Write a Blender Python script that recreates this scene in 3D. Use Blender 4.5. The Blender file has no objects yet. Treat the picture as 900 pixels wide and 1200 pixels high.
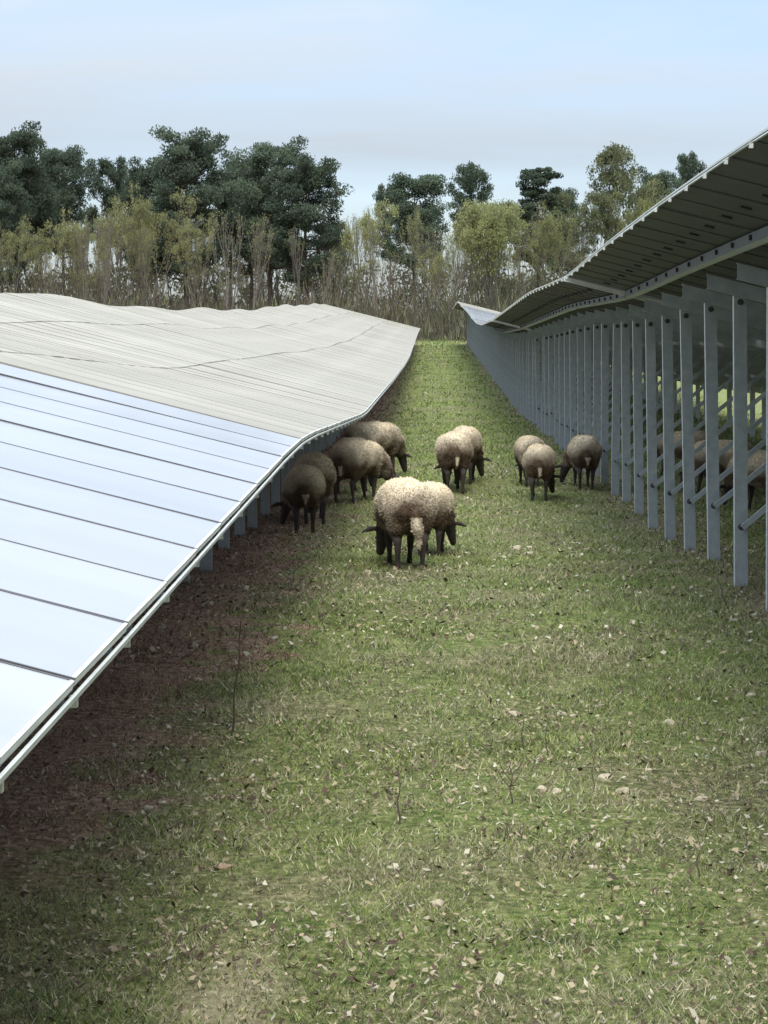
import bpy, bmesh, math, random
import numpy as np
from mathutils import Vector, Matrix, noise as mnoise
random.seed(7); rng = np.random.default_rng(7)
S = bpy.context.scene
C = S.collection
F = 2800.0; VX = 506.0; VY = 385.0; EYE = 2.0     # focal length in photo pixels, vanishing point of the lane, eye height

# ------------------------------------------------------------------ helpers
def lerp_tab(tab):
    xs = np.array([t[0] for t in tab], float); ys = np.array([t[1] for t in tab], float)
    def f(y, w=1.6):
        return float((np.interp(y-w, xs, ys)+2*np.interp(y, xs, ys)+np.interp(y+w, xs, ys))/4)
    return f
GX = np.array([-60, 0, 15, 20, 25, 47, 68, 86, 113, 136, 173, 204, 260, 400, 2500], float)
GZ = np.array([0, 0, .03, -.03, -.23, -.27, -.40, -.15, .22, .52, .92, 1.0, 1.0, .6, .3], float)
def gz(x, y):
    x = np.asarray(x, float); y = np.asarray(y, float)
    b = (np.interp(y-4, GX, GZ)+2*np.interp(y-1.5, GX, GZ)+2*np.interp(y+1.5, GX, GZ)+np.interp(y+4, GX, GZ))/6
    n = .018*np.sin(x*1.9+y*.7)+.014*np.sin(x*3.3-y*1.3+1)+.02*np.sin(y*.9+.5*x)+.01*np.sin(x*6.1+2)*np.sin(y*4.7)
    return b+n
def G(x, y): return float(gz(x, y))
def ground_at(px, py):
    """world point on the ground that a photo pixel looks at"""
    Y = 20.
    for _ in range(60):
        x = (px-VX)*Y/F
        Yn = (EYE-G(x, Y))*F/(py-VY)
        Y = .5*Y+.5*Yn
    x = (px-VX)*Y/F
    return x, Y, G(x, Y)

def put(o, parent=None):
    C.objects.link(o)
    if parent: o.parent = parent
    return o
def tag(o, label=None, cat=None, group=None, kind=None):
    if label: o['label'] = label
    if cat: o['category'] = cat
    if group: o['group'] = group
    if kind: o['kind'] = kind
    return o
def empty(name, loc, label, cat, group=None, rz=0):
    o = bpy.data.objects.new(name, None); o.location = loc; o.rotation_euler = (0, 0, rz)
    o.empty_display_size = .1
    C.objects.link(o); return tag(o, label, cat, group)
class MB:
    def __init__(s): s.v = []; s.f = []; s.m = []; s.sm = False
    def quad_box(s, pts8, mi=0):
        n = len(s.v); s.v += [tuple(p) for p in pts8]
        for q in ((0,1,2,3),(7,6,5,4),(0,4,5,1),(1,5,6,2),(2,6,7,3),(3,7,4,0)):
            s.f.append(tuple(n+i for i in q)); s.m.append(mi)
    def box(s, c, d, mi=0):
        x,y,z = c; a,b,h = d[0]/2, d[1]/2, d[2]/2
        s.quad_box([(x-a,y-b,z-h),(x-a,y+b,z-h),(x+a,y+b,z-h),(x+a,y-b,z-h),(x-a,y-b,z+h),(x-a,y+b,z+h),(x+a,y+b,z+h),(x+a,y-b,z+h)], mi)
    def bar(s, p, q, w, h, up=(0,0,1), mi=0):
        p=Vector(p); q=Vector(q); d=(q-p).normalized(); r=d.cross(Vector(up)).normalized(); u=r.cross(d)
        P=[]
        for e in (p,q):
            for a,b in ((-1,-1),(1,-1),(1,1),(-1,1)): P.append(e+r*a*w/2+u*b*h/2)
        s.quad_box(P, mi)
    def tube(s, pts, rad, n=6, mi=0, cap=True):
        pts=[Vector(p) for p in pts]; base=len(s.v); ref=Vector((.31,.17,.93))
        for i,p in enumerate(pts):
            d=(pts[min(i+1,len(pts)-1)]-pts[max(i-1,0)])
            d=d.normalized() if d.length>1e-9 else Vector((0,0,1))
            r=d.cross(ref)
            if r.length<.05: r=d.cross(Vector((1,0,0)))
            r.normalize(); u=r.cross(d)
            for k in range(n):
                a=2*math.pi*k/n; s.v.append(tuple(p+(r*math.cos(a)+u*math.sin(a))*rad[i]))
        for i in range(len(pts)-1):
            for k in range(n):
                a=base+i*n+k; b=base+i*n+(k+1)%n
                s.f.append((a,b,b+n,a+n)); s.m.append(mi)
        if cap:
            s.f.append(tuple(base+k for k in range(n))[::-1]); s.m.append(mi)
            s.f.append(tuple(base+(len(pts)-1)*n+k for k in range(n))); s.m.append(mi)
    def prism(s, prof, p, q, side, upv, mi=0):
        """sweep a closed 2-D profile from p to q"""
        n=len(s.v); side=Vector(side); upv=Vector(upv); k=len(prof)
        for e in (Vector(p),Vector(q)):
            for a,b in prof: s.v.append(tuple(e+side*a+upv*b))
        for i in range(k):
            j=(i+1)%k; s.f.append((n+i,n+j,n+k+j,n+k+i)); s.m.append(mi)
        s.f.append(tuple(n+i for i in range(k))[::-1]); s.m.append(mi)
        s.f.append(tuple(n+k+i for i in range(k))); s.m.append(mi)
    def mesh(s, name, mats, smooth=False):
        me=bpy.data.meshes.new(name); me.from_pydata(s.v, [], s.f); me.update()
        for m in (mats if isinstance(mats,(list,tuple)) else [mats]): me.materials.append(m)
        me.polygons.foreach_set('material_index', s.m)
        if smooth: me.polygons.foreach_set('use_smooth',[True]*len(s.f))
        bm=bmesh.new(); bm.from_mesh(me); bmesh.ops.recalc_face_normals(bm, faces=bm.faces); bm.to_mesh(me); bm.free()
        return me
    def build(s, name, mats, parent=None, smooth=False):
        return put(bpy.data.objects.new(name, s.mesh(name,mats,smooth)), parent)
def soup(name, verts, nper, mats, cols=None, parent=None, link=True):
    """many separate polygons with nper corners each; verts is (N*nper,3)"""
    verts=np.asarray(verts,np.float32).reshape(-1,3); nv=len(verts); nf=nv//nper
    me=bpy.data.meshes.new(name)
    me.vertices.add(nv); me.vertices.foreach_set('co',verts.ravel())
    me.loops.add(nv); me.loops.foreach_set('vertex_index',np.arange(nv,dtype=np.int32))
    me.polygons.add(nf); me.polygons.foreach_set('loop_start',np.arange(0,nv,nper,dtype=np.int32))
    me.update(calc_edges=True)
    if cols is not None:
        a=me.color_attributes.new('Col','FLOAT_COLOR','POINT')
        c=np.ones((nv,4),np.float32); c[:,:3]=np.repeat(cols,nper,axis=0) if len(cols)==nf else cols
        a.data.foreach_set('color',c.ravel())
    for m in (mats if isinstance(mats,(list,tuple)) else [mats]): me.materials.append(m)
    o=bpy.data.objects.new(name,me)
    return put(o,parent) if link else o

# ------------------------------------------------------------------ materials
def newmat(name):
    m=bpy.data.materials.new(name); m.use_nodes=True; nt=m.node_tree
    b=nt.nodes['Principled BSDF']; return m,nt,b
def nd(nt,t,**k):
    n=nt.nodes.new(t)
    for a,v in k.items():
        if a in n.inputs: n.inputs[a].default_value=v
        else: setattr(n,a,v)
    return n
def ramp(nt,fac,stops):
    r=nt.nodes.new('ShaderNodeValToRGB'); e=r.color_ramp.elements
    while len(e)<len(stops): e.new(.5)
    for i,(p,c) in enumerate(stops): e[i].position=p; e[i].color=(*c,1) if len(c)==3 else c
    nt.links.new(fac,r.inputs[0]); return r
def mixc(nt,fac,a,b,mode='MIX'):
    m=nt.nodes.new('ShaderNodeMix'); m.data_type='RGBA'; m.blend_type=mode
    for i,v in ((0,fac),(6,a),(7,b)):
        if hasattr(v,'is_output'): nt.links.new(v,m.inputs[i])
        elif i==0: m.inputs[0].default_value=v
        else: m.inputs[i].default_value=(*v,1)
    return m.outputs[2]
def mth(nt,op,a,b=None,clamp=False):
    m=nt.nodes.new('ShaderNodeMath'); m.operation=op; m.use_clamp=clamp
    for i,v in ((0,a),(1,b)):
        if v is None: continue
        if hasattr(v,'is_output'): nt.links.new(v,m.inputs[i])
        else: m.inputs[i].default_value=v
    return m.outputs[0]
def noise(nt,vec,scale,detail=4,rough=.55,dist=0):
    n=nd(nt,'ShaderNodeTexNoise'); n.inputs['Scale'].default_value=scale; n.inputs['Detail'].default_value=detail
    n.inputs['Roughness'].default_value=rough; n.inputs['Distortion'].default_value=dist
    if vec is not None: nt.links.new(vec,n.inputs['Vector'])
    return n.outputs['Fac']
def simple(name,stops,scale,rough=.8,metal=0,bump=0,coord='Object',detail=4,spec=.5):
    m,nt,b=newmat(name); tc=nt.nodes.new('ShaderNodeTexCoord')
    f=noise(nt,tc.outputs[coord],scale,detail)
    r=ramp(nt,f,stops); nt.links.new(r.outputs[0],b.inputs['Base Color'])
    b.inputs['Roughness'].default_value=rough; b.inputs['Metallic'].default_value=metal
    b.inputs['Specular IOR Level'].default_value=spec
    if bump:
        bp=nd(nt,'ShaderNodeBump'); bp.inputs['Strength'].default_value=bump; nt.links.new(f,bp.inputs['Height']); nt.links.new(bp.outputs[0],b.inputs['Normal'])
    return m
def attrmat(name,rough=.8,trans=0,spec=.3,vary=.0,hv=None):
    m,nt,b=newmat(name); a=nt.nodes.new('ShaderNodeAttribute'); a.attribute_name='Col'
    col=a.outputs['Color']
    if vary:
        oi=nt.nodes.new('ShaderNodeObjectInfo'); k=mth(nt,'MULTIPLY_ADD',oi.outputs['Random'],vary)
        k.node.inputs[2].default_value=1-vary/2
        hs=nt.nodes.new('ShaderNodeHueSaturation'); nt.links.new(col,hs.inputs['Color']); nt.links.new(k,hs.inputs['Value']); col=hs.outputs[0]
    nt.links.new(col,b.inputs['Base Color']); b.inputs['Roughness'].default_value=rough
    b.inputs['Specular IOR Level'].default_value=spec
    if trans:
        t=nt.nodes.new('ShaderNodeBsdfTranslucent'); nt.links.new(col,t.inputs[0])
        mx=nt.nodes.new('ShaderNodeMixShader'); mx.inputs[0].default_value=trans
        nt.links.new(b.outputs[0],mx.inputs[1]); nt.links.new(t.outputs[0],mx.inputs[2])
        nt.links.new(mx.outputs[0],nt.nodes['Material Output'].inputs[0])
    return m
M={}
M['steel']=simple('galvanised_steel',[(.3,(.27,.305,.315)),(.7,(.38,.415,.425))],9,.55,.35,coord='Object',detail=8)
M['steel_d']=simple('shaded_steel',[(.3,(.085,.10,.11)),(.7,(.13,.15,.16))],9,.7,.2,detail=8)  # steel darkened in colour, shaded copy for the right purlin web
M['steel_l']=simple('lit_steel',[(.3,(.42,.46,.48)),(.7,(.55,.59,.60))],14,.5,.3)  # steel brightened in colour, lit copy for post flanges and purlin lip
M['alu']=simple('aluminium_frame',[(.3,(.50,.51,.47)),(.7,(.66,.67,.62))],6,.4,.3)
M['dark']=simple('dark_clip',[(.3,(.012,.012,.012)),(.7,(.03,.03,.03))],6,.6)
M['bolt']=simple('weathered_bolt',[(.3,(.02,.025,.03)),(.7,(.06,.06,.06))],30,.6)
M['bark_p']=simple('pine_bark',[(.3,(.045,.035,.03)),(.7,(.12,.09,.07))],3,.95,bump=.4)
M['bark_d']=simple('grey_bark',[(.3,(.06,.052,.042)),(.7,(.14,.125,.10))],4,.95,bump=.4)
M['stone']=simple('pale_stone',[(.3,(.27,.22,.14)),(.7,(.52,.46,.33))],12,.9,bump=.5)
M['tan']=simple('tan_stone',[(.3,(.26,.18,.11)),(.7,(.38,.28,.18))],12,.9,bump=.5)
M['stalk']=simple('dry_stalk',[(.3,(.05,.04,.03)),(.7,(.12,.09,.06))],20,.9)
M['skin']=simple('dark_sheep_hair',[(.3,(.018,.012,.010)),(.7,(.045,.030,.024))],16,.85,bump=.3)
M['eye']=simple('eye',[(.3,(.01,.008,.006)),(.7,(.015,.01,.01))],5,.2)
M['needle']=attrmat('pine_needles',.85,.38,vary=.3,spec=.1)
M['leaf']=attrmat('spring_leaves',.8,.45,vary=.25,spec=.1)
M['grass']=attrmat('grass_blades',.65,.30,spec=.25)
M['litter']=attrmat('dead_leaves',.85,.1)
M['wool']=attrmat('wool',.95,.12,spec=.1,vary=.36)
M['twig']=attrmat('twigs',.95,0)

# module glass: pale cover glass in a bluish grey and a cream version
def glassmat(name,ca,cb,rough,ior,coat):
    m,nt,b=newmat(name); tc=nt.nodes.new('ShaderNodeTexCoord'); oi=nt.nodes.new('ShaderNodeObjectInfo')
    f=noise(nt,tc.outputs['Object'],1.3,5); 
    r=ramp(nt,f,[(.3,ca),(.7,cb)])
    sx=nt.nodes.new('ShaderNodeSeparateXYZ'); nt.links.new(tc.outputs['Object'],sx.inputs[0])
    k=mth(nt,'MULTIPLY_ADD',oi.outputs['Random'],.16); k.node.inputs[2].default_value=.92
    c=nt.nodes.new('ShaderNodeHueSaturation'); nt.links.new(r.outputs[0],c.inputs['Color']); nt.links.new(k,c.inputs['Value'])
    gp_=nt.nodes.new('ShaderNodeNewGeometry'); sp_=nt.nodes.new('ShaderNodeSeparateXYZ'); nt.links.new(gp_.outputs['Position'],sp_.inputs[0])
    cb_=nt.nodes.new('ShaderNodeCombineXYZ'); nt.links.new(sp_.outputs[1],cb_.inputs[1]); nt.links.new(mth(nt,'MULTIPLY',sp_.outputs[0],.06),cb_.inputs[0])
    st=noise(nt,cb_.outputs[0],.45,5,.7); sv=ramp(nt,st,[(.35,(.84,)*3),(.65,(1.0,)*3)])
    cc=mixc(nt,1.0,c.outputs[0],sv.outputs[0],'MULTIPLY'); nt.links.new(cc,b.inputs['Base Color'])
    b.inputs['Roughness'].default_value=rough; b.inputs['IOR'].default_value=ior
    b.inputs['Specular IOR Level'].default_value=.5
    b.inputs['Coat Weight'].default_value=coat; b.inputs['Coat Roughness'].default_value=.12
    return m
M['glass']=glassmat('module_glass',(.34,.335,.345),(.40,.395,.405),.28,1.7,.5); M['glass_c']=glassmat('cream_module_glass',(.265,.238,.180),(.33,.30,.235),.5,1.4,0)
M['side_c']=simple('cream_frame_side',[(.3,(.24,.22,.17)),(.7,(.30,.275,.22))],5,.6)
M['side']=simple('dark_frame_side',[(.3,(.05,.048,.045)),(.7,(.08,.078,.074))],5,.5)  # frame colour darkened for shade underneath; also gives the dark joints
M['back']=simple('module_backsheet',[(.3,(.040,.044,.050)),(.7,(.066,.071,.078))],5,.6,detail=6)

def groundmat():
    m,nt,b=newmat('turf'); g=nt.nodes.new('ShaderNodeNewGeometry'); P=g.outputs['Position']
    sx=nt.nodes.new('ShaderNodeSeparateXYZ'); nt.links.new(P,sx.inputs[0]); X=sx.outputs[0]; Y=sx.outputs[1]
    n1=noise(nt,P,.55,5,.6); n2=noise(nt,P,3.2,6,.65); n3=noise(nt,P,21,7,.72); n4=noise(nt,P,110,3,.7)
    gr=ramp(nt,n3,[(.36,(.020,.026,.012)),(.47,(.11,.15,.038)),(.57,(.24,.25,.085)),(.68,(.52,.46,.28))])
    gr2=ramp(nt,n2,[(.35,(.07,.12,.030)),(.52,(.15,.18,.055)),(.68,(.27,.24,.13))])
    green=mixc(nt,.38,gr.outputs[0],gr2.outputs[0])
    dry=ramp(nt,n3,[(.34,(.05,.038,.025)),(.5,(.17,.135,.085)),(.66,(.40,.34,.22))])
    dm=ramp(nt,n1,[(.46,(0,0,0)),(.62,(1,1,1))])
    col=mixc(nt,mth(nt,'MULTIPLY',dm.outputs[0],.55),green,dry.outputs[0])
    # bare brown soil and pine-coloured litter under the left-hand table
    br=ramp(nt,n3,[(.34,(.08,.045,.032)),(.48,(.23,.14,.10)),(.60,(.36,.24,.17)),(.74,(.55,.45,.33))])
    e=mth(nt,'ADD',X,mth(nt,'MULTIPLY',mth(nt,'SUBTRACT',n2,.5),2.8))
    e=mth(nt,'ADD',e,mth(nt,'MULTIPLY',mth(nt,'SUBTRACT',n1,.5),1.4))
    bm_=mth(nt,'MULTIPLY',mth(nt,'SUBTRACT',-1.02,e),2.6,True)
    near=mth(nt,'MULTIPLY',mth(nt,'SUBTRACT',Y,7.6),.55,True)
    bm_=mth(nt,'MULTIPLY',bm_,mth(nt,'MAXIMUM',near,.35))
    col=mixc(nt,bm_,col,br.outputs[0])
    # scuffed soil along the right-hand post line
    d=mth(nt,'ABSOLUTE',mth(nt,'SUBTRACT',X,2.6)); rm=mth(nt,'MULTIPLY',mth(nt,'SUBTRACT',.62,mth(nt,'ADD',d,mth(nt,'MULTIPLY',mth(nt,'SUBTRACT',n2,.45),1.6))),3,True)
    col=mixc(nt,mth(nt,'MULTIPLY',rm,.8),col,ramp(nt,n3,[(.3,(.09,.065,.045)),(.7,(.27,.21,.15))]).outputs[0])
    # pale dirt scrape in the near lane
    ax=mth(nt,'MULTIPLY',mth(nt,'ADD',X,.62),4.5); ay=mth(nt,'MULTIPLY',mth(nt,'SUBTRACT',Y,7.0),1.1)
    dd=mth(nt,'ADD',mth(nt,'MULTIPLY',ax,ax),mth(nt,'MULTIPLY',ay,ay)); dd=mth(nt,'ADD',dd,mth(nt,'MULTIPLY',mth(nt,'SUBTRACT',n2,.5),3.2))
    sm=mth(nt,'SUBTRACT',1.0,dd,True)
    col=mixc(nt,mth(nt,'MULTIPLY',sm,.8),col,ramp(nt,n3,[(.3,(.20,.16,.09)),(.7,(.46,.40,.27))]).outputs[0])
    nt.links.new(col,b.inputs['Base Color']); b.inputs['Roughness'].default_value=.95; b.inputs['Specular IOR Level'].default_value=.1
    bp=nd(nt,'ShaderNodeBump'); bp.inputs['Strength'].default_value=.8; bp.inputs['Distance'].default_value=.03
    nt.links.new(mth(nt,'ADD',n3,mth(nt,'MULTIPLY',n4,.4)),bp.inputs['Height']); nt.links.new(bp.outputs[0],b.inputs['Normal'])
    return m
M['ground']=groundmat()

# ------------------------------------------------------------------ ground
def build_ground():
    ys=np.concatenate([np.arange(-40,4,2),np.arange(4,30,.25),np.arange(30,60,.6),np.arange(60,260,3),np.array([260,280,310,350,400,480,600,800,1100,1600,2500])])
    xr=np.concatenate([np.arange(0,4.2,.2),np.arange(4.2,12,.6),np.arange(12,60,4),np.array([60,80,120,200,350,600,1000,2000])])
    xs=np.concatenate([-xr[:0:-1],xr])
    XX,YY=np.meshgrid(xs,ys); ZZ=gz(XX,YY); nx=len(xs); ny=len(ys)
    v=np.stack([XX,YY,ZZ],-1).reshape(-1,3)
    i=np.arange(nx-1)[None,:]+nx*np.arange(ny-1)[:,None]; i=i.ravel()
    f=np.stack([i,i+1,i+nx+1,i+nx],-1)
    me=bpy.data.meshes.new('ground'); me.from_pydata(v.tolist(),[],f.tolist()); me.update()
    me.polygons.foreach_set('use_smooth',[True]*len(f)); me.materials.append(M['ground'])
    o=put(bpy.data.objects.new('ground',me)); o['kind']='structure'
build_ground()

# ------------------------------------------------------------------ solar tables
W=.94; SL=6.6; TL=.25; COS=1/math.sqrt(1+TL*TL)       # module pitch, horizontal depth of a table, slope
MODL=SL/3/COS
LLX=-.80; RHX=1.46
LL=lerp_tab([(-20,1.16),(4.4,1.19),(14.8,1.33),(23.3,1.12),(28.7,.99),(38,.97),(48,.94),(70,.93),(86,1.0),(110,1.35),(140,1.78),(166,2.02),(220,2.3)])
HR=lerp_tab([(-20,2.9),(10.4,2.90),(15,2.84),(20,2.74),(26,2.59),(36,2.57),(46,2.42),(57,2.25),(70,2.15),(79,2.22),(100,2.75),(120,3.2),(136,3.56),(150,3.5),(205,3.3),(260,3.3)])
def surf_left(d,y):   # d = horizontal distance from low edge (towards -x)
    return Vector((LLX-d,y,LL(y)+(TL+.007*math.sin(y*.17+.5)+.006*math.sin(y*.43))*d))
def surf_right(d,y):  # d = horizontal distance from the high edge (towards +x)
    return Vector((RHX+d,y,HR(y)-TL*d))
# one module, local x along the slope (0..MODL, rising towards -x side handled by matrix), y along the row (centred), top at z=0
def module_mesh(glass,lo=4,hi=4,sd=4):
    b=MB(); L=MODL-.022; w=W-(.010 if sd==4 else .005); h=.022; fr=.010
    b.box((L/2,0,-.006),(L-2*fr,w-2*fr,.008),0)            # glass laminate, top 2 mm below the frame's lip
    b.box((L/2,0,-.0125),(L-2*fr,w-2*fr,.005),2)
    for sy in (-1,1): b.box((L/2,sy*(w/2-fr/2),-h/2),(L,fr,h),sd)
    for x0,mi in ((fr/2,lo),(L-fr/2,hi)): b.box((x0,0,-h/2),(fr,w-2*fr,h),mi)
    b.box((L*.82,0,-.0215),(.07,.10,.013),3)                # junction box
    return b.mesh('solar_module',[glass,M['alu'],M['back'],M['dark'],M['side'],M['side_c']])
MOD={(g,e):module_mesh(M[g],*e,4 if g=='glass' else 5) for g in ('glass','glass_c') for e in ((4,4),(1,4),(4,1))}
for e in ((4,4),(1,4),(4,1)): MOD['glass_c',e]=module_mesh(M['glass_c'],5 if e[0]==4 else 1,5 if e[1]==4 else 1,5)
def frame_post(b,x,y,z0,z1,lean=0,face=1):
    """C-channel post, web towards the camera, flanges running away from it"""
    w=.105; dp=.075; t=.006; lip=.02
    prof=[(-w/2,0),(w/2,0),(w/2,dp),(w/2-lip,dp),(w/2-lip,dp-t),(w/2-t,dp-t),(w/2-t,t),(-w/2+t,t),(-w/2+t,dp-t),(-w/2+lip,dp-t),(-w/2+lip,dp),(-w/2,dp)]
    b.prism(prof,(0,0,z0),(lean,0,z1),(1,0,0),(0,1,0),0)
b=MB(); b.tube([(0,-.024,0),(0,-.004,0)],[.014,.017],6); b.tube([(0,-.006,0),(0,-.001,0)],[.026,.026],10); BOLT=b.mesh('bolt',M['bolt'])
def table(side,y0,ncol,label,detail):
    surf=surf_left if side<0 else surf_right
    sgn=-1 if side<0 else 1
    yc=y0+ncol*W/2
    xm=surf(SL/2,yc).x
    root=empty('solar_table',(xm,yc,G(xm,yc)),label,'solar panels','long tables of solar panels beside the grass lane')
    R0=Matrix.Translation(root.location).inverted()
    def child(b,name,mats,smooth=False):
        o=b.build(name,mats,root,smooth); o.data.transform(R0); return o
    for i in range(ncol):
        ya=y0+i*W; yb=ya+W
        for r in range(3):
            d0=r*SL/3+.006; d1=d0+SL/3
            A=surf(d0,ya+W/2); Bp=surf(d1,ya+W/2)
            if side<0: org,far=A,Bp      # local x up the slope
            else: org,far=Bp,A
            ex=(far-org).normalized()
            ey=(surf(d0,yb)-surf(d0,ya)).normalized()
            ez=ex.cross(ey).normalized()
            if ez.z<0: ey=-ey; ez=-ez
            ey=ez.cross(ex)
            jz=random.gauss(0,.0012); jx=random.gauss(0,.0012)
            ez=(ez+ex*jz+ey*jx).normalized(); ex=(ex-ez*ex.dot(ez)).normalized(); ey=ez.cross(ex)
            mt=Matrix((ex,ey,ez)).transposed().to_4x4(); mt.translation=org+ez*random.uniform(-.001,.003)
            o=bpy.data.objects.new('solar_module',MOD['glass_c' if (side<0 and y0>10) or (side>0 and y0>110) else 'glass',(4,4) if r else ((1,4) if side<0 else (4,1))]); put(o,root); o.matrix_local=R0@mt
    y1=y0+ncol*W
    # purlins under the modules, carrying the dark module clips
    for d in (.67,1.75,3.0,4.3,5.5,6.15) if side>0 else (.30,1.3,2.6,3.8,5.0,6.0):
        b=MB(); step=2*W
        ys=list(np.arange(y0+.02,y1-.02,step))+[y1-.02]
        PH=.07 if d<1 else .10; prof=[(-.03,-PH),(.03,-PH),(.03,-PH+.014),(-.024,-PH+.014),(-.024,-.006),(.03,-.006),(.03,0),(-.03,0)]
        off=Vector((0,0,-.034))
        n=len(b.v); k=len(prof)
        for yy in ys:
            p=surf(d,yy)+off
            for a,z in prof: b.v.append((p.x+a,p.y,p.z+z-TL*sgn*a if side>0 else p.z+z-TL*a))
        for s_ in range(len(ys)-1):
            for i in range(k):
                j=(i+1)%k; b.f.append((n+s_*k+i,n+s_*k+j,n+(s_+1)*k+j,n+(s_+1)*k+i)); b.m.append(0)
        b.f.append(tuple(n+i for i in range(k))); b.m.append(0); b.f.append(tuple(n+(len(ys)-1)*k+i for i in range(k))); b.m.append(0)
        if d<1.0 or detail:
            for i in range(ncol):
                p=surf(d,y0+i*W); b.box((p.x-.040*sgn*1,p.y,p.z-.060),(.020,.06,.036),1)
        if side>0 and d<1:  # light painted on the bottom lip, shade on the web
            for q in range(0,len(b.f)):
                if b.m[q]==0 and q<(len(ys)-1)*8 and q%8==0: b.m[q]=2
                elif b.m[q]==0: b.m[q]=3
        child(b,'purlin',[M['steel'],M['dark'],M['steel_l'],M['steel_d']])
    # thin edge rail just outside the module frames, with a clip under every module joint
    b=MB(); n=0; ys=list(np.arange(y0,y1-.3,W))+[y1-.01]; ox=.001 if side<0 else -.004; oz=-.029
    prof=[(-.005,-.006),(.005,-.006),(.005,.005),(-.005,.005)]; k=4
    for yy in ys:
        p=surf(0,yy)
        for a,z in prof: b.v.append((p.x+ox+a,p.y,p.z+oz+z))
    for s_ in range(len(ys)-1):
        for i in range(k):
            j=(i+1)%k; b.f.append((s_*k+i,s_*k+j,(s_+1)*k+j,(s_+1)*k+i)); b.m.append(0)
    b.f.append((0,1,2,3)); b.m.append(0); m_=(len(ys)-1)*k; b.f.append((m_,m_+1,m_+2,m_+3)); b.m.append(0)
    for i in range(ncol+1):
        p=surf(0,y0+i*W-.0); b.box((p.x+ox*.5+(.012 if side>0 else -.01),p.y,p.z-.048),(.018,.025,.022 if side>0 else .026),0)
    child(b,'edge_rail',[M['alu']])
    if side>0 and y0>0:
        b=MB(); b.bar(surf(-.02,y0-.02)+Vector((0,0,-.062)),surf(1.3,y0-.02)+Vector((0,0,-.062)),.03,.05); child(b,'end_trim',[M['alu']])
    # frames: rafter, rear post, front post, brace
    dh,dl=(1.02,5.4) if side>0 else (5.58,1.2)          # distance of the tall and the short posts
    nf=int(round(ncol/2)); off0=.22
    for i in range(nf):
        y=y0+(2*i+1)*W-.35+off0*0
        b=MB()
        pa=surf(.74 if side>0 else .38,y); pb=surf(SL-.38 if side>0 else SL-.74,y)
        prof=[(-.03,-.12),(.03,-.12),(.03,-.114),(-.024,-.114),(-.024,-.006),(.03,-.006),(.03,0),(-.03,0)]
        b.prism(prof,pa+Vector((0,0,-.137)),pb+Vector((0,0,-.137)),(0,1,0),(0,0,1))
        child(b,'rafter',M['steel'])
        for tall,d in ((True,dh),(False,dl)):
            p=surf(d,y); g=G(p.x,y); b=MB(); lean=random.gauss(.0,.008)
            top=p.z-.15
            frame_post(b,p.x,y,0,top-g+.3,0)
            me=b.mesh('post',[M['steel'],M['steel_l']])
            for f in me.polygons:                       # outer flanges get the brighter steel, painted as if catching light
                if abs(f.normal.x)>.9 and abs(abs(f.center.x)-.0525)<.002: f.material_index=1
            o=put(bpy.data.objects.new('post',me),root)
            o.location=Vector((p.x+random.gauss(0,.006),y+.035,g-.3))-root.location; o.rotation_euler=(random.gauss(0,.004),random.gauss(-.008,.008)*1,0)
            if detail and tall:
                for zz in (.30+.48,top-g+.16):
                    e=put(bpy.data.objects.new('bolt',BOLT),o); e.location=(0,0,zz)
        # knee brace from the tall post up to the rafter
        p=surf(dh,y); g=G(p.x,y); t=1.75
        q=surf(dh+t*sgn*1 if side>0 else dh-t,y)
        b=MB(); b.bar((p.x,y-.03,g+.48),(q.x,y-.03,q.z-.20),.03,.045)
        child(b,'brace',M['steel'])
    return root
R_TABLES=[(26.04-28*W,28,'nearest table on the right seen from below, dark underside on tall steel posts'),
 (26.08,33,'second table on the right, dark underside beyond the white end line of the nearest one'),
 (57.15,33,'third table on the right, dipping where its underside narrows to a dark line'),
 (88.2,33,'fourth table on the right, climbing the far slope behind a wall of grey posts'),
 (119.3,18,'pale topped table on the right tilted towards the camera at the far crest'),
 (136.3,33,'last table on the right, beyond the crest beside the end of the lane')]
L_TABLES=[(14.8-19*W,19,'nearest table on the left, broad blue white panels filling the left edge of the picture'),
 (14.84,33,'second table on the left, cream panels starting at the kink above the dark sheep'),
 (45.9,33,'third table on the left, cream panels in the hollow of the row'),
 (76.95,33,'fourth table on the left, pale panels starting to climb out of the hollow'),
 (108.0,33,'fifth table on the left, pale panels on the rising ground'),
 (139.05,28,'farthest table on the left, ending in a point below the yellow green tree')]
for y0,n,l in R_TABLES: table(1,y0,n,l,y0<30)
for y0,n,l in L_TABLES: table(-1,y0,n,l,False)

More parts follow.
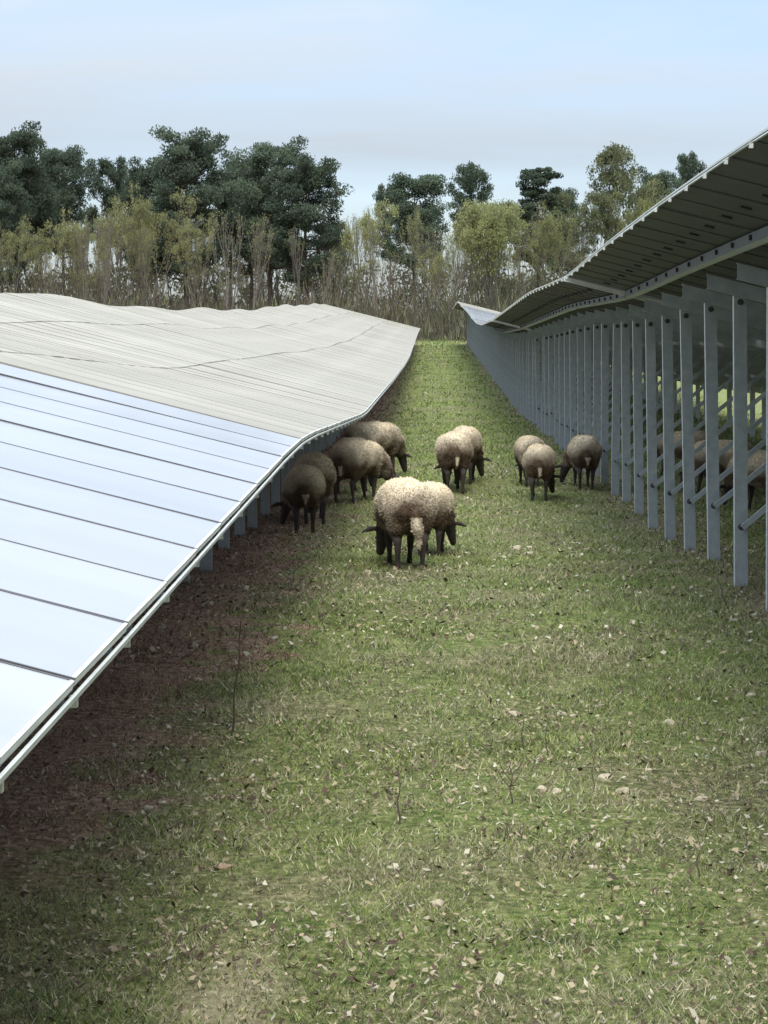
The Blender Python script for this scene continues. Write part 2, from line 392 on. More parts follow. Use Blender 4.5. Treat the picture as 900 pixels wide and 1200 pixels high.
# ------------------------------------------------------------------ sheep
def ell(bm,c,r,rot=None):
    m=Matrix.Translation(c)@(rot or Matrix())@Matrix.Diagonal((*r,1))
    bmesh.ops.create_icosphere(bm,subdivisions=3,radius=1,matrix=m)
def limb(bm,pts,rad,n=10):
    for (a,ra),(b_,rb) in zip(zip(pts,rad),list(zip(pts,rad))[1:]):
        a=Vector(a); b_=Vector(b_); d=b_-a; k=max(2,int(d.length/.018))
        for i in range(k+1):
            t=i/k; p=a.lerp(b_,t); r=ra+(rb-ra)*t
            bmesh.ops.create_icosphere(bm,subdivisions=2,radius=r,matrix=Matrix.Translation(p))
def remesh(bm,name,vox,smooth_it):
    me=bpy.data.meshes.new(name+'_raw'); bm.to_mesh(me); bm.free()
    o=bpy.data.objects.new(name+'_raw',me); C.objects.link(o)
    md=o.modifiers.new('r','REMESH'); md.mode='VOXEL'; md.voxel_size=vox
    sm=o.modifiers.new('s','SMOOTH'); sm.factor=.5; sm.iterations=smooth_it
    dg=bpy.context.evaluated_depsgraph_get(); dg.update()
    out=bpy.data.meshes.new_from_object(o.evaluated_get(dg)); out.name=name
    bpy.data.objects.remove(o); bpy.data.meshes.remove(me); return out
def sheep_meshes(hx,step,seed,taildir=0):
    """heading +Y, feet at z=0; hx = how far the lowered head swings sideways"""
    rr=random.Random(seed)
    bm=bmesh.new()
    ell(bm,(0,0,.50),(.16,.44,.17))
    for s in (-1,1):
        st=step*s
        limb(bm,[(s*.085,-.30,.50),(s*.105,-.24+st*.3,.37),(s*.095,-.38+st*.8,.255),(s*.09,-.36+st,.10),(s*.09,-.345+st,.03)],[.10,.075,.034,.021,.026])
        limb(bm,[(s*.085,.30,.46),(s*.09,.30-st*.4,.27),(s*.085,.315-st*.9,.10),(s*.085,.335-st,.03)],[.085,.038,.022,.027])
    poll=Vector((hx,.66-abs(hx)*.35,.27)); muz=poll+Vector((hx*.25,.07,-.19))
    limb(bm,[(0,.34,.54),(hx*.45,.54,.42),tuple(poll)],[.125,.085,.068])
    limb(bm,[tuple(poll),tuple(poll.lerp(muz,.5)),tuple(muz)],[.068,.052,.036])
    side=Vector((1,-hx*.8,0)).normalized()
    for s in (-1,1):
        a=poll+side*s*.05+Vector((0,-.01,.02)); 
        limb(bm,[tuple(a),tuple(a+side*s*.06+Vector((0,0,-.005))),tuple(a+side*s*.13+Vector((0,.01,-.035)))],[.018,.026,.010])
    body=remesh(bm,'sheep_body',.012,3); body.materials.append(M['skin'])
    for p in body.polygons: p.use_smooth=True
    # fleece
    bm=bmesh.new()
    ell(bm,(0,-.02,.545),(.215,.46,.205)); ell(bm,(0,-.25,.53),(.222,.235,.222)); ell(bm,(0,.25,.525),(.195,.25,.205)); ell(bm,(0,0,.50),(.20,.38,.19))
    for s in (-1,1):
        ell(bm,(s*.10,-.29,.43),(.085,.14,.14)); ell(bm,(s*.10,.29,.42),(.07,.10,.12))
    limb(bm,[(0,.34,.55),(hx*.4,.49,.46),(hx*.75,.585-abs(hx)*.2,.36)],[.175,.135,.095])
    if taildir: limb(bm,[(0,-.42,.62),(taildir*.02,-.49,.50),(taildir*.04,-.50,.36),(taildir*.05,-.49,.22)],[.05,.045,.045,.025])
    else: limb(bm,[(0,-.42,.60),(.01,-.47,.48),(.01,-.475,.34)],[.045,.04,.025])
    fl=remesh(bm,'fleece',.016,5)
    nv=len(fl.vertices); co=np.empty(nv*3); fl.vertices.foreach_get('co',co); co=co.reshape(-1,3)
    no=np.empty(nv*3); fl.vertices.foreach_get('normal',no); no=no.reshape(-1,3)
    d=np.array([mnoise.noise(Vector(p)*9+Vector((seed,0,0)))*.016+mnoise.noise(Vector(p)*26)*.006 for p in co])
    co=co+no*d[:,None]; fl.vertices.foreach_set('co',co.ravel()); fl.update()
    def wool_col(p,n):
        t=np.clip((p[:,2]-.42)/.32,0,1)  # browner towards the belly: natural dirty wool plus shading painted in
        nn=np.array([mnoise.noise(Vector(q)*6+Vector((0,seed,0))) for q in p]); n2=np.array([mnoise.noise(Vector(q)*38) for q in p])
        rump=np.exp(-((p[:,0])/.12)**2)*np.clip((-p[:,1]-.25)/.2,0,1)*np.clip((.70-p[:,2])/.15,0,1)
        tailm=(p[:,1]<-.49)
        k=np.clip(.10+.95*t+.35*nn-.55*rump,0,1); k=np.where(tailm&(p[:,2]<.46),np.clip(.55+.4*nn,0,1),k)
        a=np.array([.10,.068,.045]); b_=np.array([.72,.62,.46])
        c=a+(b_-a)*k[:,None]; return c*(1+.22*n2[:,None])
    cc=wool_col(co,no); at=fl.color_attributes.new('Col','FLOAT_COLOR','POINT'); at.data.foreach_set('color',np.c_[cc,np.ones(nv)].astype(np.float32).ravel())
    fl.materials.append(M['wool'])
    for p in fl.polygons: p.use_smooth=True
    # wool locks: short thin leaning triangles over the whole fleece
    r2=np.random.default_rng(seed); n=24000; idx=r2.integers(0,nv,n); p=co[idx]+r2.normal(0,.005,(n,3)); nn=no[idx]
    d=nn+r2.normal(0,.38,(n,3))+np.array([0,0,-.25]); d/=np.linalg.norm(d,axis=1)[:,None]; L=r2.uniform(.006,.015,(n,1))
    s=np.cross(d,r2.normal(0,1,(n,3))); s/=np.linalg.norm(s,axis=1)[:,None]; w=r2.uniform(.003,.006,(n,1))
    v=np.stack([p-s*w-d*.004,p+s*w-d*.004,p+d*L],1)
    lc=cc[idx]*r2.uniform(.82,1.2,(n,1))
    locks=soup('wool_locks',v,3,M['wool'],lc,link=False).data
    return body,fl,locks,(poll,muz,side)
protos={}
def proto(key):
    if key not in protos:
        hx,step,seed,td=key; body,fl,lk,(poll,muz,side)=sheep_meshes(hx,step,seed,td)
        b=MB()
        protos[key]=(body,fl,lk,poll,muz,side)
    return protos[key]
eyem=bpy.data.meshes.new('eye'); bm=bmesh.new(); bmesh.ops.create_icosphere(bm,subdivisions=2,radius=.011); bm.to_mesh(eyem); bm.free(); eyem.materials.append(M['eye'])
def sheep(px,py,yaw,scale,key,label,Y=None,wide=1.):
    if Y is None: x,y,z=ground_at(px,py)
    else: x=(px-VX)*Y/F; y=Y; z=G(x,y)
    body,fl,lk,poll,muz,side=proto(key)
    root=empty('sheep',(x,y,z-.012),label,'sheep','grazing sheep between the panel rows',math.radians(yaw)); root.scale=(scale*wide,scale,scale)
    put(bpy.data.objects.new('body',body),root); f=put(bpy.data.objects.new('fleece',fl),root)
    put(bpy.data.objects.new('wool_lock',lk),f)
    f.children[0]['kind']='stuff' 
    for s in (-1,1):
        e=put(bpy.data.objects.new('eye',eyem),root); e.location=poll.lerp(muz,.35)+side*s*.052+Vector((0,.012,0))
# yaw: 0 = heading away from the camera, +90 = heading left, -90 = heading right
kA=(.04,.03,1,0); kB=(-.09,-.04,2,1); kC=(.14,.05,3,0); kD=(-.02,-.03,4,0); kE=(-.20,.04,5,0)
sheep(474,653,8,1.05,kB,'large pale sheep nearest the camera with its rump and long tail facing us',Y=20.9,wide=1.07)
sheep(506,642,-4,.92,kC,'sheep half hidden on the right of the nearest one, dark head down to the grass',Y=22.3)
sheep(357,624,3,.98,kE,'round brown sheep seen from behind at the foot of the left panels')
sheep(368,586,4,1.10,kD,'dark shaded sheep under the edge of the left panels, behind the round brown one',Y=28.0)
sheep(419,588,-24,1.06,kC,'brown sheep of the left group with dark legs showing, head down to the right')
sheep(414,568,-15,1.02,kA,'sheep of which only the rounded back shows, in the middle of the left group',Y=32.5)
sheep(436,560,-38,1.14,kD,'rearmost sheep of the left group, long back, head lowered to the right')
sheep(531,576,4,1.12,kD,'pale sheep seen from behind in the middle of the lane')
sheep(545,568,-5,1.10,kC,'sheep tucked in behind the right side of the one in mid lane',Y=34.6)
sheep(632,585,-3,.98,kC,'brown backed sheep right of the lane, in front of a half hidden pale one')
sheep(620,571,5,.95,kA,'pale sheep half hidden behind the left shoulder of the brown backed one',Y=34.2)
sheep(684,572,2,1.0,kE,'sheep seen from behind, close beside the grey posts on the right')
sheep(893,590,30,1.0,kD,'light brown sheep grazing beyond the posts at the right edge of the picture',Y=29.0)
sheep(848,572,50,1.0,kA,'dark sheep mostly hidden behind the tall posts on the right',Y=32.5)
sheep(803,575,60,.95,kC,'shaded sheep between the posts, farthest left of those under the right table',Y=36.0)

# ------------------------------------------------------------------ grass, litter, stones, stalks
def vnoise(x,y,s,seed=0):
    """cheap smooth value noise"""
    x=x*s+seed*17.3; y=y*s+seed*9.1; xi=np.floor(x); yi=np.floor(y); fx=x-xi; fy=y-yi
    fx=fx*fx*(3-2*fx); fy=fy*fy*(3-2*fy)
    def h(a,b): v=np.sin(a*127.1+b*311.7+seed)*43758.5453; return v-np.floor(v)
    return (h(xi,yi)*(1-fx)+h(xi+1,yi)*fx)*(1-fy)+(h(xi,yi+1)*(1-fx)+h(xi+1,yi+1)*fx)*fy
def brown(x,y):
    e=x+(vnoise(x,y,1.2,3)-.5)*1.0+(vnoise(x,y,3.5,4)-.5)*.7; return np.clip((-.98-e)*2.2,0,1)*np.clip((y-7.4)*.6,.35,1)
def build_grass():
    V=[];Cc=[]
    for ya,yb,den,w0,h0 in ((5.5,9,8800,.0024,.032),(9,14,4800,.0032,.038),(14,22,2100,.0044,.046),(22,34,700,.0065,.055),(34,60,240,.011,.07),(60,130,60,.02,.10),(130,235,16,.035,.13)):
        xa=max(-.19*yb-1.0,-9); xb=min(.15*yb+1.0,9)
        n=int((yb-ya)*(xb-xa)*den); x=rng.uniform(xa,xb,n); y=rng.uniform(ya,yb,n)
        keep=(x>-.185*y-.6)&(x<.145*y+.6)
        B=brown(x,y); pn=vnoise(x,y,2.2,1)*.6+vnoise(x,y,7,2)*.4
        keep&=rng.random(n)<(1-.55*B)*(.02+1.35*pn**1.3)
        x=x[keep];y=y[keep];B=B[keep];pn=pn[keep];n=len(x); z=gz(x,y)
        h=h0*.72*rng.uniform(.45,1.25,n)*(.45+1.0*pn); w=w0*rng.uniform(.7,1.4,n)
        a=rng.uniform(0,2*np.pi,n); la=rng.uniform(0,2*np.pi,n); ll=h*rng.uniform(.3,2.0,n)
        bx=np.cos(a)*w; by=np.sin(a)*w
        p=np.stack([np.stack([x-bx,y-by,z-.004],-1),np.stack([x+bx,y+by,z-.004],-1),np.stack([x+np.cos(la)*ll,y+np.sin(la)*ll,z+h],-1)],1)
        V.append(p.reshape(-1,3))
        g=np.array([.125,.200,.045]); yg=np.array([.29,.325,.10]); st=np.array([.48,.43,.28]); dk=np.array([.06,.09,.035])
        t=rng.random((n,1)); big=vnoise(x,y,.7,5)[:,None]
        c=g+(yg-g)*np.clip(t*.7+big*.6-.15,0,1); c=np.where(t<.24,dk,c)
        sp=.06*(y<40)+np.where(y<40,1,.3)*.65*vnoise(x,y,.9,8)**2.2+.35*vnoise(x,y,4.5,9)**2+.12*np.clip((13-y)/6,0,1)
        bt=np.array([.20,.13,.085])*rng.uniform(.4,1.7,(n,1)); c=np.where((rng.random(n)<.88*B)[:,None],bt,c)
        c=np.where((rng.random(n)<sp*(1-.6*B))[:,None],st*rng.uniform(.5,1.1,(n,1)),c)
        Cc.append(c*rng.uniform(.5,1.4,(n,1))*(.75+.5*vnoise(x,y,9,6))[:,None])
    o=soup('grass',np.concatenate(V),3,M['grass'],np.concatenate(Cc)); o['kind']='stuff'; o['label']='short sheep grazed turf covering the lane'; o['category']='grass'
    return o
build_grass()
def build_litter():
    n=110000; y=5.5+rng.random(n)**1.6*28; x=rng.uniform(-1,1,n)*(.19*y+.5)
    k=(x<.15*y+.5)&(rng.random(n)<np.clip(-.03+1.3*vnoise(x,y,1.3,11)**1.6+.35*np.exp(-((x-1.0)/.8)**2-((y-10.2)/1.3)**2)+.22*(x<-.9)+.12*(y<11),0,1)); x=x[k];y=y[k];n=len(x); z=gz(x,y)+.012+rng.random(n)*.02
    s=(.003+.014*rng.random(n)**2)*(1+.5*(y>14)); a=rng.uniform(0,2*np.pi,n); t1=rng.normal(0,.4,n); t2=rng.normal(0,.5,n)
    ux=np.stack([np.cos(a),np.sin(a),t1],-1)*s[:,None]; uy=np.stack([-np.sin(a),np.cos(a),t2],-1)*(s*rng.uniform(.25,.7,n))[:,None]
    c=np.stack([x,y,z],-1)
    p=np.stack([c-ux,c-uy*1.1,c+ux+np.array([0,0,.004]),c+uy],1)
    t=rng.random((n,1)); pale=np.array([.46,.42,.31]); tan=np.array([.36,.29,.18]); dk=np.array([.09,.06,.04])
    col=np.where(t<.18,pale,np.where(t<.55,tan,dk))*rng.uniform(.7,1.15,(n,1))
    o=soup('leaf_litter',p,4,M['litter'],col); o['kind']='stuff'; o['label']='dead leaves and straw bits scattered in the turf'; o['category']='litter'
build_litter()
def stone_mesh(seed,mat):
    bm=bmesh.new(); bmesh.ops.create_icosphere(bm,subdivisions=3,radius=1)
    for v in bm.verts:
        d=mnoise.noise(v.co*1.1+Vector((seed*3.1,0,0)))*.35+mnoise.noise(v.co*3+Vector((0,seed,0)))*.10
        v.co*=1+d; v.co.z*=.62
    me=bpy.data.meshes.new('stone'); bm.to_mesh(me); bm.free(); me.materials.append(mat)
    for p in me.polygons: p.use_smooth=True
    return me
SM=[stone_mesh(i,M['stone']) for i in range(4)]; ST=stone_mesh(9,M['tan'])
def stone(px,py,wpx,label,group=True,mesh=None):
    x,y,z=ground_at(px,py); o=put(bpy.data.objects.new('stone',mesh or random.choice(SM)))
    s=wpx*y/F/2; o.scale=(s,s*random.uniform(.7,1.1),s*random.uniform(.7,1.1)); o.location=(x,y,z+s*.12); o.rotation_euler=(0,0,random.uniform(0,6.3))
    tag(o,label,'stone','pale stones in the grass')
stone(785,849,16,'roundest pale stone, alone in the grass on the right')
stone(892,885,15,'pale stone at the right edge of the lane foreground')
stone(262,1017,20,'tan domed stone lying in thin grass on the left',mesh=ST)
stone(513,1061,18,'yellowish pale stone in the near middle of the lane')
stone(731,929,19,'pale stone with a chalky top, just below the flatter scatter of stones')
stone(822,938,16,'pale stone near the right side, beside dry leaves')
stone(602,838,15,'orange tinged pale stone right of the lane centre')
stone(606,644,13,'flat white stone in the lane level with the nearest sheep')
stone(430,671,9,'small white stone in the grass just left of the nearest sheep')
for px,py,w in ((688,829,10),(699,829,10),(658,838,12),(672,840,9),(710,912,18),(635,926,14),(652,928,12),(620,643,10),(695,1017,11),(880,816,12),(870,845,9),(640,880,8),(712,958,8),(866,1045,9),(173,948,14),(455,678,8),(620,650,12),(755,912,9),(545,868,8),(590,905,9),(304,892,10),(297,893,9),(232,797,9),(620,512,6),(649,258+250,6),(760,903,9),(845,1047,8),(530,1110,9),(700,840,7),(500,1077,10)):
    stone(px,py,w,'small pale stone lying in the short grass')
def stalk(px,py,hpx,lean,label,twigs=0,r=.0035):
    x,y,z=ground_at(px,py); H=hpx*y/F; b=MB(); n=7
    P=[(lean*H*(i/n)+.006*math.sin(i*1.7),.004*math.cos(i*2.1),H*i/n-.01) for i in range(n+1)]
    b.tube(P,[r*(1-.5*i/n) for i in range(n+1)],5)
    for k in range(twigs):
        q=Vector(P[3+k%3]); s=(-1)**k; b.tube([q,q+Vector((s*.03,.01,.03)),q+Vector((s*.05,.01,.07))],[r*.6,r*.5,r*.3],4)
    o=b.build('dry_stalk',M['stalk']); o.location=(x,y,z); tag(o,label,'stalk','dry stalks standing in the turf')
stalk(271,863,138,.09,'tallest dry stalk, standing alone by the brown soil on the left',1,.006)
stalk(467,966,72,.01,'short dark upright stalk in the middle foreground',0,.0045)
stalk(599,942,52,.0,'dark twiggy stalk with side shoots right of the lane centre',4,.004)
stalk(612,880,55,.02,'thin faint stalk behind the dark twiggy one',0,.0028)
stalk(641,893,75,-.02,'thin pale stalk right of the twiggy one',0,.0028)
stalk(695,926,60,.0,'thin faint stalk beside the flat pale stones',0,.0028)
stalk(852,712,38,-.30,'green brown stalk leaning left near the right posts',0,.006)
stalk(505,722,14,1.6,'fallen twig lying aslant on the grass below the nearest sheep',2,.006)
stalk(818,1030,60,.02,'thin stalk in the right foreground grass',0,.0026)

# ------------------------------------------------------------------ trees
def leafquads(cs,n_each,rad,size,cols,r2,flat=.55):
    """n_each small quads round each clump centre"""
    N=len(cs)*n_each; c=np.repeat(np.asarray(cs),n_each,0); rr=np.repeat(np.asarray(rad),n_each)[:,None]
    d=r2.normal(0,1,(N,3)); d/=np.linalg.norm(d,axis=1)[:,None]; d*=r2.random((N,1))**.45; d[:,2]*=flat
    p=c+d*rr
    a=r2.normal(0,1,(N,3)); a/=np.linalg.norm(a,axis=1)[:,None]; b_=np.cross(a,r2.normal(0,1,(N,3))); b_/=np.linalg.norm(b_,axis=1)[:,None]
    s=r2.uniform(.5,1.3,(N,1))*size
    v=np.stack([p-a*s,p-b_*s*.45,p+a*s,p+b_*s*.45],1)
    ck=np.repeat(r2.random(len(cs)),n_each)[:,None]*.6+r2.random((N,1))*.4
    col=cols[0]+(cols[1]-cols[0])*ck
    return v.reshape(-1,3),col
def pine(seed,H=15.,spread=3.8,base=.5,layered=False,nl=26):
    r=random.Random(seed); r2=np.random.default_rng(seed); b=MB()
    bend=[(r.uniform(-.5,.5),r.uniform(-.5,.5)) for _ in range(3)]
    def tp(t): return Vector((bend[0][0]*t+bend[1][0]*math.sin(t*3),bend[0][1]*t+bend[1][1]*math.sin(t*3),H*t))
    P=[tp(i/9*.96) for i in range(10)]; b.tube([p-Vector((0,0,.4 if i==0 else 0)) for i,p in enumerate(P)],[.27*(1-i/9*.8) for i in range(10)],7)
    cs=[];rad=[]
    for k in range(nl):
        t=base+(1-base)*(k+.5)/nl*.97; a=k*2.4+r.uniform(-.5,.5); o=tp(t); u=(t-base)/(1-base)
        if layered: L=spread*(1.05-.75*u)*r.uniform(.6,1.15)
        else: L=spread*math.sqrt(max(.08,1-(u*1.15-.35)**2*1.1))*r.uniform(.5,1.05)
        up=(.15 if layered else .55)*r.uniform(.4,1.3)
        e=o+Vector((math.cos(a)*L,math.sin(a)*L,L*up)); m=o.lerp(e,.5)+Vector((0,0,-.12*L))
        b.tube([o,m,e],[.085*(1-.5*u),.05,.02],5,cap=False)
        nc=3 if layered else 4
        for j in range(nc):
            q=m.lerp(e,(j+.6)/nc)+Vector((r.gauss(0,.35),r.gauss(0,.35),r.uniform(0,.35)))
            b.tube([m.lerp(e,j/nc),q],[.03,.012],3,cap=False)
            cs.append(q+Vector((0,0,.15))); rad.append(r.uniform(.75,1.4)*(.7 if layered else 1))
    for j in range(5): cs.append(tp(1)+Vector((r.gauss(0,.6),r.gauss(0,.6),r.uniform(-.6,.3)))); rad.append(r.uniform(.4,.75))
    tr=b.mesh('trunk',M['bark_p'])
    v,c=leafquads(cs,210,rad,.135,(np.array([.045,.064,.044]),np.array([.115,.145,.095])),r2,.5 if not layered else .42)
    lf=soup('crown',v,4,M['needle'],c,link=False).data
    return tr,lf
def broad(seed,H=9.,leaves=26,multi=1,cols=(np.array([.10,.12,.03]),np.array([.24,.25,.07])),spread=.42,depth=5,lsize=.085,thick=1.):
    r=random.Random(seed); r2=np.random.default_rng(seed); b=MB(); tips=[]
    def grow(p,d,L,rad,k):
        n=3; pts=[p]; rd=[rad]
        for i in range(n):
            d=(d+Vector((r.gauss(0,.09),r.gauss(0,.09),.05))).normalized(); p=p+d*L/n; pts.append(p); rd.append(rad*(1-.28*(i+1)/n))
        b.tube(pts,rd,6 if k<2 else 3,cap=False)
        if k>=depth: tips.append(p); return
        if k>=2: tips.append(pts[2])
        nb=2+(r.random()<.55)
        for j in range(nb):
            a=r.uniform(0,6.28); s=spread*r.uniform(.6,1.3)
            nd_=(d+Vector((math.cos(a)*s,math.sin(a)*s,r.uniform(-.05,.15)))).normalized()
            grow(p,nd_,L*r.uniform(.66,.88),rad*.62,k+1)
    for m in range(multi):
        a=r.uniform(0,6.28); t=.0 if multi==1 else .22
        grow(Vector((math.cos(a)*.15*(multi>1),math.sin(a)*.15*(multi>1),-.3)),Vector((math.cos(a)*t,math.sin(a)*t,1)).normalized(),H*.30,.13*thick*(1 if multi==1 else .75),0)
    tr=b.mesh('trunk',M['bark_d'])
    lf=None
    if leaves:
        v,c=leafquads([tuple(t) for t in tips],leaves,[.42]*len(tips),lsize,cols,r2,.9)
        lf=soup('crown',v,4,M['leaf'],c,link=False).data
    top=max(t.z for t in tips); wid=max(abs(t.x) for t in tips)+max(abs(t.y) for t in tips)
    return tr,lf,top,wid
def place_tree(kind,name,px,topy,wpx,Y,label,group):
    tr,lf,h0,w0=kind; x=(px-VX)*Y/F; z=G(x,Y); H=EYE+(VY-topy)*Y/F-z; sz=H/h0; sw=(wpx*Y/F)/w0
    root=empty(name,(x,Y,z),label,'tree',group,random.uniform(0,6.28)); root.scale=(sw,sw,sz)
    put(bpy.data.objects.new('trunk',tr),root)
    if lf: put(bpy.data.objects.new('crown',lf),root)
PI=[(*pine(11,base=.42,nl=34),15.6,8.0),(*pine(12,nl=40,base=.36),15.6,8.0),(*pine(13,base=.5,nl=28),15.6,7.8),(*pine(14,base=.30,spread=4.2,nl=46),15.6,8.8)]
PL=[(*pine(21,layered=True,base=.45,nl=30),15.2,7.0)]
gp='pines rising above the wood'
for px,ty,w,Y,k,l in (
 (18,157,105,205,1,'dark pine at the left edge of the wood, top touching the sky'),
 (-25,170,95,210,0,'dark pine cut off by the left edge of the picture'),
 (74,176,78,214,0,'loose topped pine beside the leftmost pair, thin at the crown'),
 (52,200,80,222,2,'lower dark pine between the two leftmost tall ones'),
 (128,192,60,230,2,'small faint pine in the dip of the left treeline'),
 (165,208,60,226,0,'low pine left of the broad rounded one'),
 (222,162,118,206,3,'broad round crowned pine, highest of the left wood'),
 (268,205,70,215,2,'pine filling the notch between the two broadest crowns'),
 (318,171,95,203,1,'dark pine with thick crown and straight trunk, left half of the big dark pair'),
 (364,190,105,200,3,'dark pine leaning its crown right towards the gap of open sky'),
 (487,207,88,205,0,'pine with a bare curved trunk standing alone right of the open gap'),
 (455,222,42,222,2,'small grey pine top peeping left of the lone curved pine'),
 (555,199,58,228,2,'small round topped pine far behind the bushy yellow green tree'),
 (660,225,60,226,0,'low dark pine right of the layered one'),
 (772,205,58,222,1,'grey green pine behind the edge of the right panels'),
 (810,187,46,226,2,'small pine top showing over the right panel edge'),
 (293,188,80,212,1,'dark pine squeezed between the two broadest crowns, its top a little lower'),
 (-2,200,80,199,3,'low dark pine at the extreme left, below the taller ones'),
 (180,196,80,219,1,'dim pine behind the left shoulder of the broad rounded one')):
    place_tree(PI[k],'pine_tree',px,ty,w,Y,l,gp)
place_tree(PL[0],'pine_tree',632,199,84,204,'layered conifer with flat spreading boughs right of centre',gp)
YG=(np.array([.17,.18,.07]),np.array([.31,.32,.15])); OL=(np.array([.17,.175,.07]),np.array([.31,.31,.15])); GG=(np.array([.10,.115,.06]),np.array([.20,.21,.11]))
BD=[broad(31,9,28,1,YG,.42,5,.10),broad(32,9,16,5,YG,.36,5,.10),broad(33,9,18,2,OL,.40,5,.10),broad(34,10,15,2,OL,.34,5,.10),broad(35,10,40,2,GG,.44,5,.10)]
gb='leafing trees in the wood'
for px,ty,w,Y,k,l in (
 (426,236,76,192,0,'bright yellow green young tree in the gap between dark pines'),
 (583,236,118,190,1,'bushy many stemmed yellow green tree right of centre'),
 (182,216,105,194,2,'olive leafing tree in front of the broad round pine'),
 (98,246,95,192,2,'olive yellow tree low in the left wood'),
 (14,254,70,190,3,'olive tree at the left edge of the picture'),
 (60,262,60,196,3,'slim olive tree between the left edge and the low olive yellow one'),
 (142,236,70,199,3,'olive tree behind the left wood front'),
 (236,250,60,193,3,'thin olive tree right of the large olive one'),
 (715,176,110,205,4,'tall grey green tree with an open crown behind the right panels'),
 (655,240,80,195,2,'olive tree just above the bend of the right panel edge'),
 (693,228,80,198,4,'grey green tree with pale trunks behind the right panel edge'),
 (745,215,80,200,2,'olive tree low behind the right panels'),
 (618,262,60,200,3,'slender olive tree right behind the bushy one'),
 (530,262,50,214,3,'thin olive tree between the lone pine and the bushy tree'),
 (505,290,50,196,2,'low olive tree over the end of the lane'),
 (548,246,70,206,4,'grey green tree filling in left of the bushy yellow green one'),
 (606,240,80,210,4,'broad hazy tree rising behind the bushy yellow green one'),
 (668,228,90,212,4,'wide grey green tree between the layered conifer and the tall open crowned one'),
 (760,222,90,212,4,'wide grey green tree just left of the small pine over the panel edge'),
 (400,262,60,204,4,'grey green tree under the right flank of the big dark pines')):
    place_tree(BD[k],'leafing_tree',px,ty,w,Y,l,gb)
BB=[broad(41,10,6,1,OL,.20,5,.08,1.5),broad(42,10,5,1,OL,.26,5,.08,1.3),broad(43,10,4,2,OL,.18,4,.08,1.4),broad(44,8,7,2,OL,.34,5,.08,1.)]
rr=random.Random(5)
for i in range(120):
    px=rr.uniform(-40,400) if i<72 else rr.uniform(395,860)
    place_tree(BB[i%4],'bare_tree',px,rr.uniform(240,325),rr.uniform(24,54),rr.uniform(186,225),'slender nearly bare tree with grey trunk in the wood behind the panels','slender bare trees of the wood')
# brushy undergrowth of the wood: one mass
def undergrowth():
    n=70000; x=rng.uniform(-62,62,n); y=rng.uniform(184,232,n); z=gz(x,y); hm=1.5+4.6*vnoise(x,y,.16,4)**1.2+1.2*vnoise(x,y,.6,6)
    z0=z+rng.random(n)*hm*.8; h=rng.uniform(.3,1.5,n); a=rng.uniform(0,6.28,n); w=rng.uniform(.012,.05,n); la=rng.uniform(0,6.28,n); ll=h*rng.uniform(.1,.8,n)
    p=np.stack([np.stack([x-np.cos(a)*w,y-np.sin(a)*w,z0-.1],-1),np.stack([x+np.cos(a)*w,y+np.sin(a)*w,z0-.1],-1),np.stack([x+np.cos(la)*ll,y+np.sin(la)*ll,z0+h],-1)],1)
    t=rng.random((n,1)); br=np.array([.12,.10,.075]); ol=np.array([.16,.17,.08]); gy=np.array([.17,.155,.125])
    c=np.where(t<.5,br,np.where(t<.86,ol,gy))*rng.uniform(.45,1.0,(n,1))
    o=soup('undergrowth',p,3,M['twig'],c); o['kind']='stuff'; o['label']='brown brushy undergrowth at the foot of the wood'; o['category']='undergrowth'
undergrowth()
def far_wood():
    cs=[];rad=[]
    r=random.Random(3)
    for i in range(850):
        x=r.uniform(-90,90); y=r.uniform(240,275); cs.append((x,y,G(x,y)+r.uniform(0,1)**1.5*8.5+1.2*math.sin(x*.2))); rad.append(r.uniform(1.2,2.4))
    v,c=leafquads(cs,90,rad,.28,(np.array([.05,.055,.035]),np.array([.11,.115,.06])),np.random.default_rng(8),.7)
    o=soup('far_wood',v,4,M['leaf'],c); o['kind']='stuff'; o['label']='low far wood closing the view behind the trees'; o['category']='wood'
far_wood()

# ------------------------------------------------------------------ sky and light
SUN_EL=math.radians(50); SUN_AZ=math.radians(177)      # azimuth clockwise from +Y : veiled sun behind the camera, a little to the right
w=bpy.data.worlds.new('World'); S.world=w; w.use_nodes=True; nt=w.node_tree; bg=nt.nodes['Background']
sky=nt.nodes.new('ShaderNodeTexSky'); sky.sky_type='NISHITA'; sky.sun_disc=False; sky.sun_elevation=SUN_EL; sky.sun_rotation=SUN_AZ
sky.air_density=1.0; sky.dust_density=.8; sky.ozone_density=1.5
tc=nt.nodes.new('ShaderNodeTexCoord'); sx=nt.nodes.new('ShaderNodeSeparateXYZ'); nt.links.new(tc.outputs['Generated'],sx.inputs[0])
mp=nt.nodes.new('ShaderNodeMapping'); mp.inputs['Scale'].default_value=(2.6,2.6,17.0); mp.inputs['Location'].default_value=(.35,.2,.95); mp.inputs['Rotation'].default_value=(0,math.radians(4),0)
nt.links.new(tc.outputs['Generated'],mp.inputs[0])
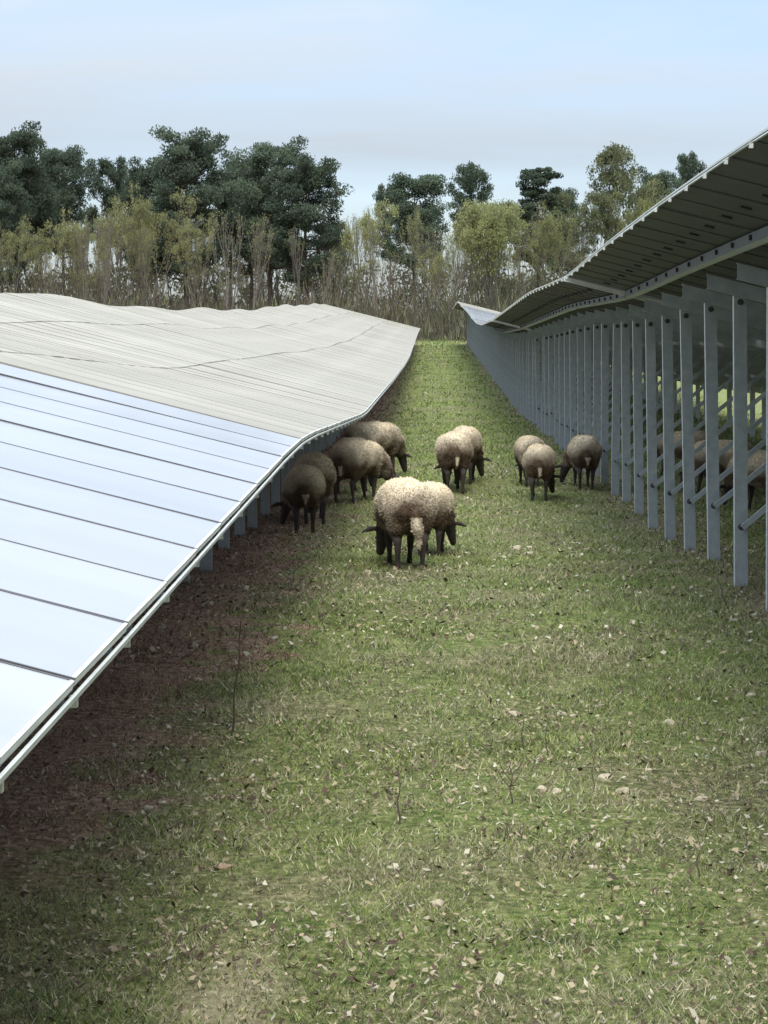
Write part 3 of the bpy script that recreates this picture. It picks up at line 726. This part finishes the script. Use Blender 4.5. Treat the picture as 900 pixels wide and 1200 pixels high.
n1=noise(nt,mp.outputs[0],1.6,5,.5,.3)
band=ramp(nt,sx.outputs[2],[(.0,(.10,)*3),(.055,(.12,)*3),(.078,(.85,)*3),(.104,(.9,)*3),(.142,(.50,)*3),(.30,(.75,)*3),(.6,(.95,)*3)])
nr=ramp(nt,n1,[(.32,(0,)*3),(.68,(1,)*3)])
cm=mth(nt,'ADD',mth(nt,'MULTIPLY',band.outputs[0],.75),mth(nt,'MULTIPLY',mth(nt,'SUBTRACT',nr.outputs[0],.42),.7),True)
tint=mixc(nt,1.0,sky.outputs[0],(.68,.71,.84),'MULTIPLY')
# thin overcast: brighter overhead than near the horizon
zz=mth(nt,'MULTIPLY_ADD',sx.outputs[2],4.4); zz.node.inputs[2].default_value=.50
cl=nt.nodes.new('ShaderNodeVectorMath'); cl.operation='SCALE'; cl.inputs[0].default_value=(3.7,4.13,4.6); nt.links.new(zz,cl.inputs['Scale'])
out=mixc(nt,cm,tint,cl.outputs[0])
nt.links.new(out,bg.inputs[0]); bg.inputs[1].default_value=.10
sl=bpy.data.lights.new('sun','SUN'); sl.energy=1.6; sl.angle=math.radians(22); sl.color=(1,.96,.89)
so=bpy.data.objects.new('sun',sl); C.objects.link(so)
d=Vector((math.sin(SUN_AZ)*math.cos(SUN_EL),math.cos(SUN_AZ)*math.cos(SUN_EL),math.sin(SUN_EL)))
so.rotation_euler=d.to_track_quat('Z','Y').to_euler(); so.location=d*50

cam=bpy.data.cameras.new('camera'); co=bpy.data.objects.new('camera',cam); C.objects.link(co); S.camera=co
cam.sensor_fit='VERTICAL'; cam.sensor_height=24; cam.sensor_width=18; cam.lens=24*F/1200
cam.shift_x=-(VX-450)/1200; cam.shift_y=-(600-VY)/1200; cam.clip_start=.1; cam.clip_end=5000
co.location=(0,0,EYE); co.rotation_euler=(math.radians(90),0,0)
S.view_settings.view_transform='Standard'; S.view_settings.look='None'; S.view_settings.exposure=.98; S.view_settings.gamma=1
S.render.resolution_x=768; S.render.resolution_y=1024
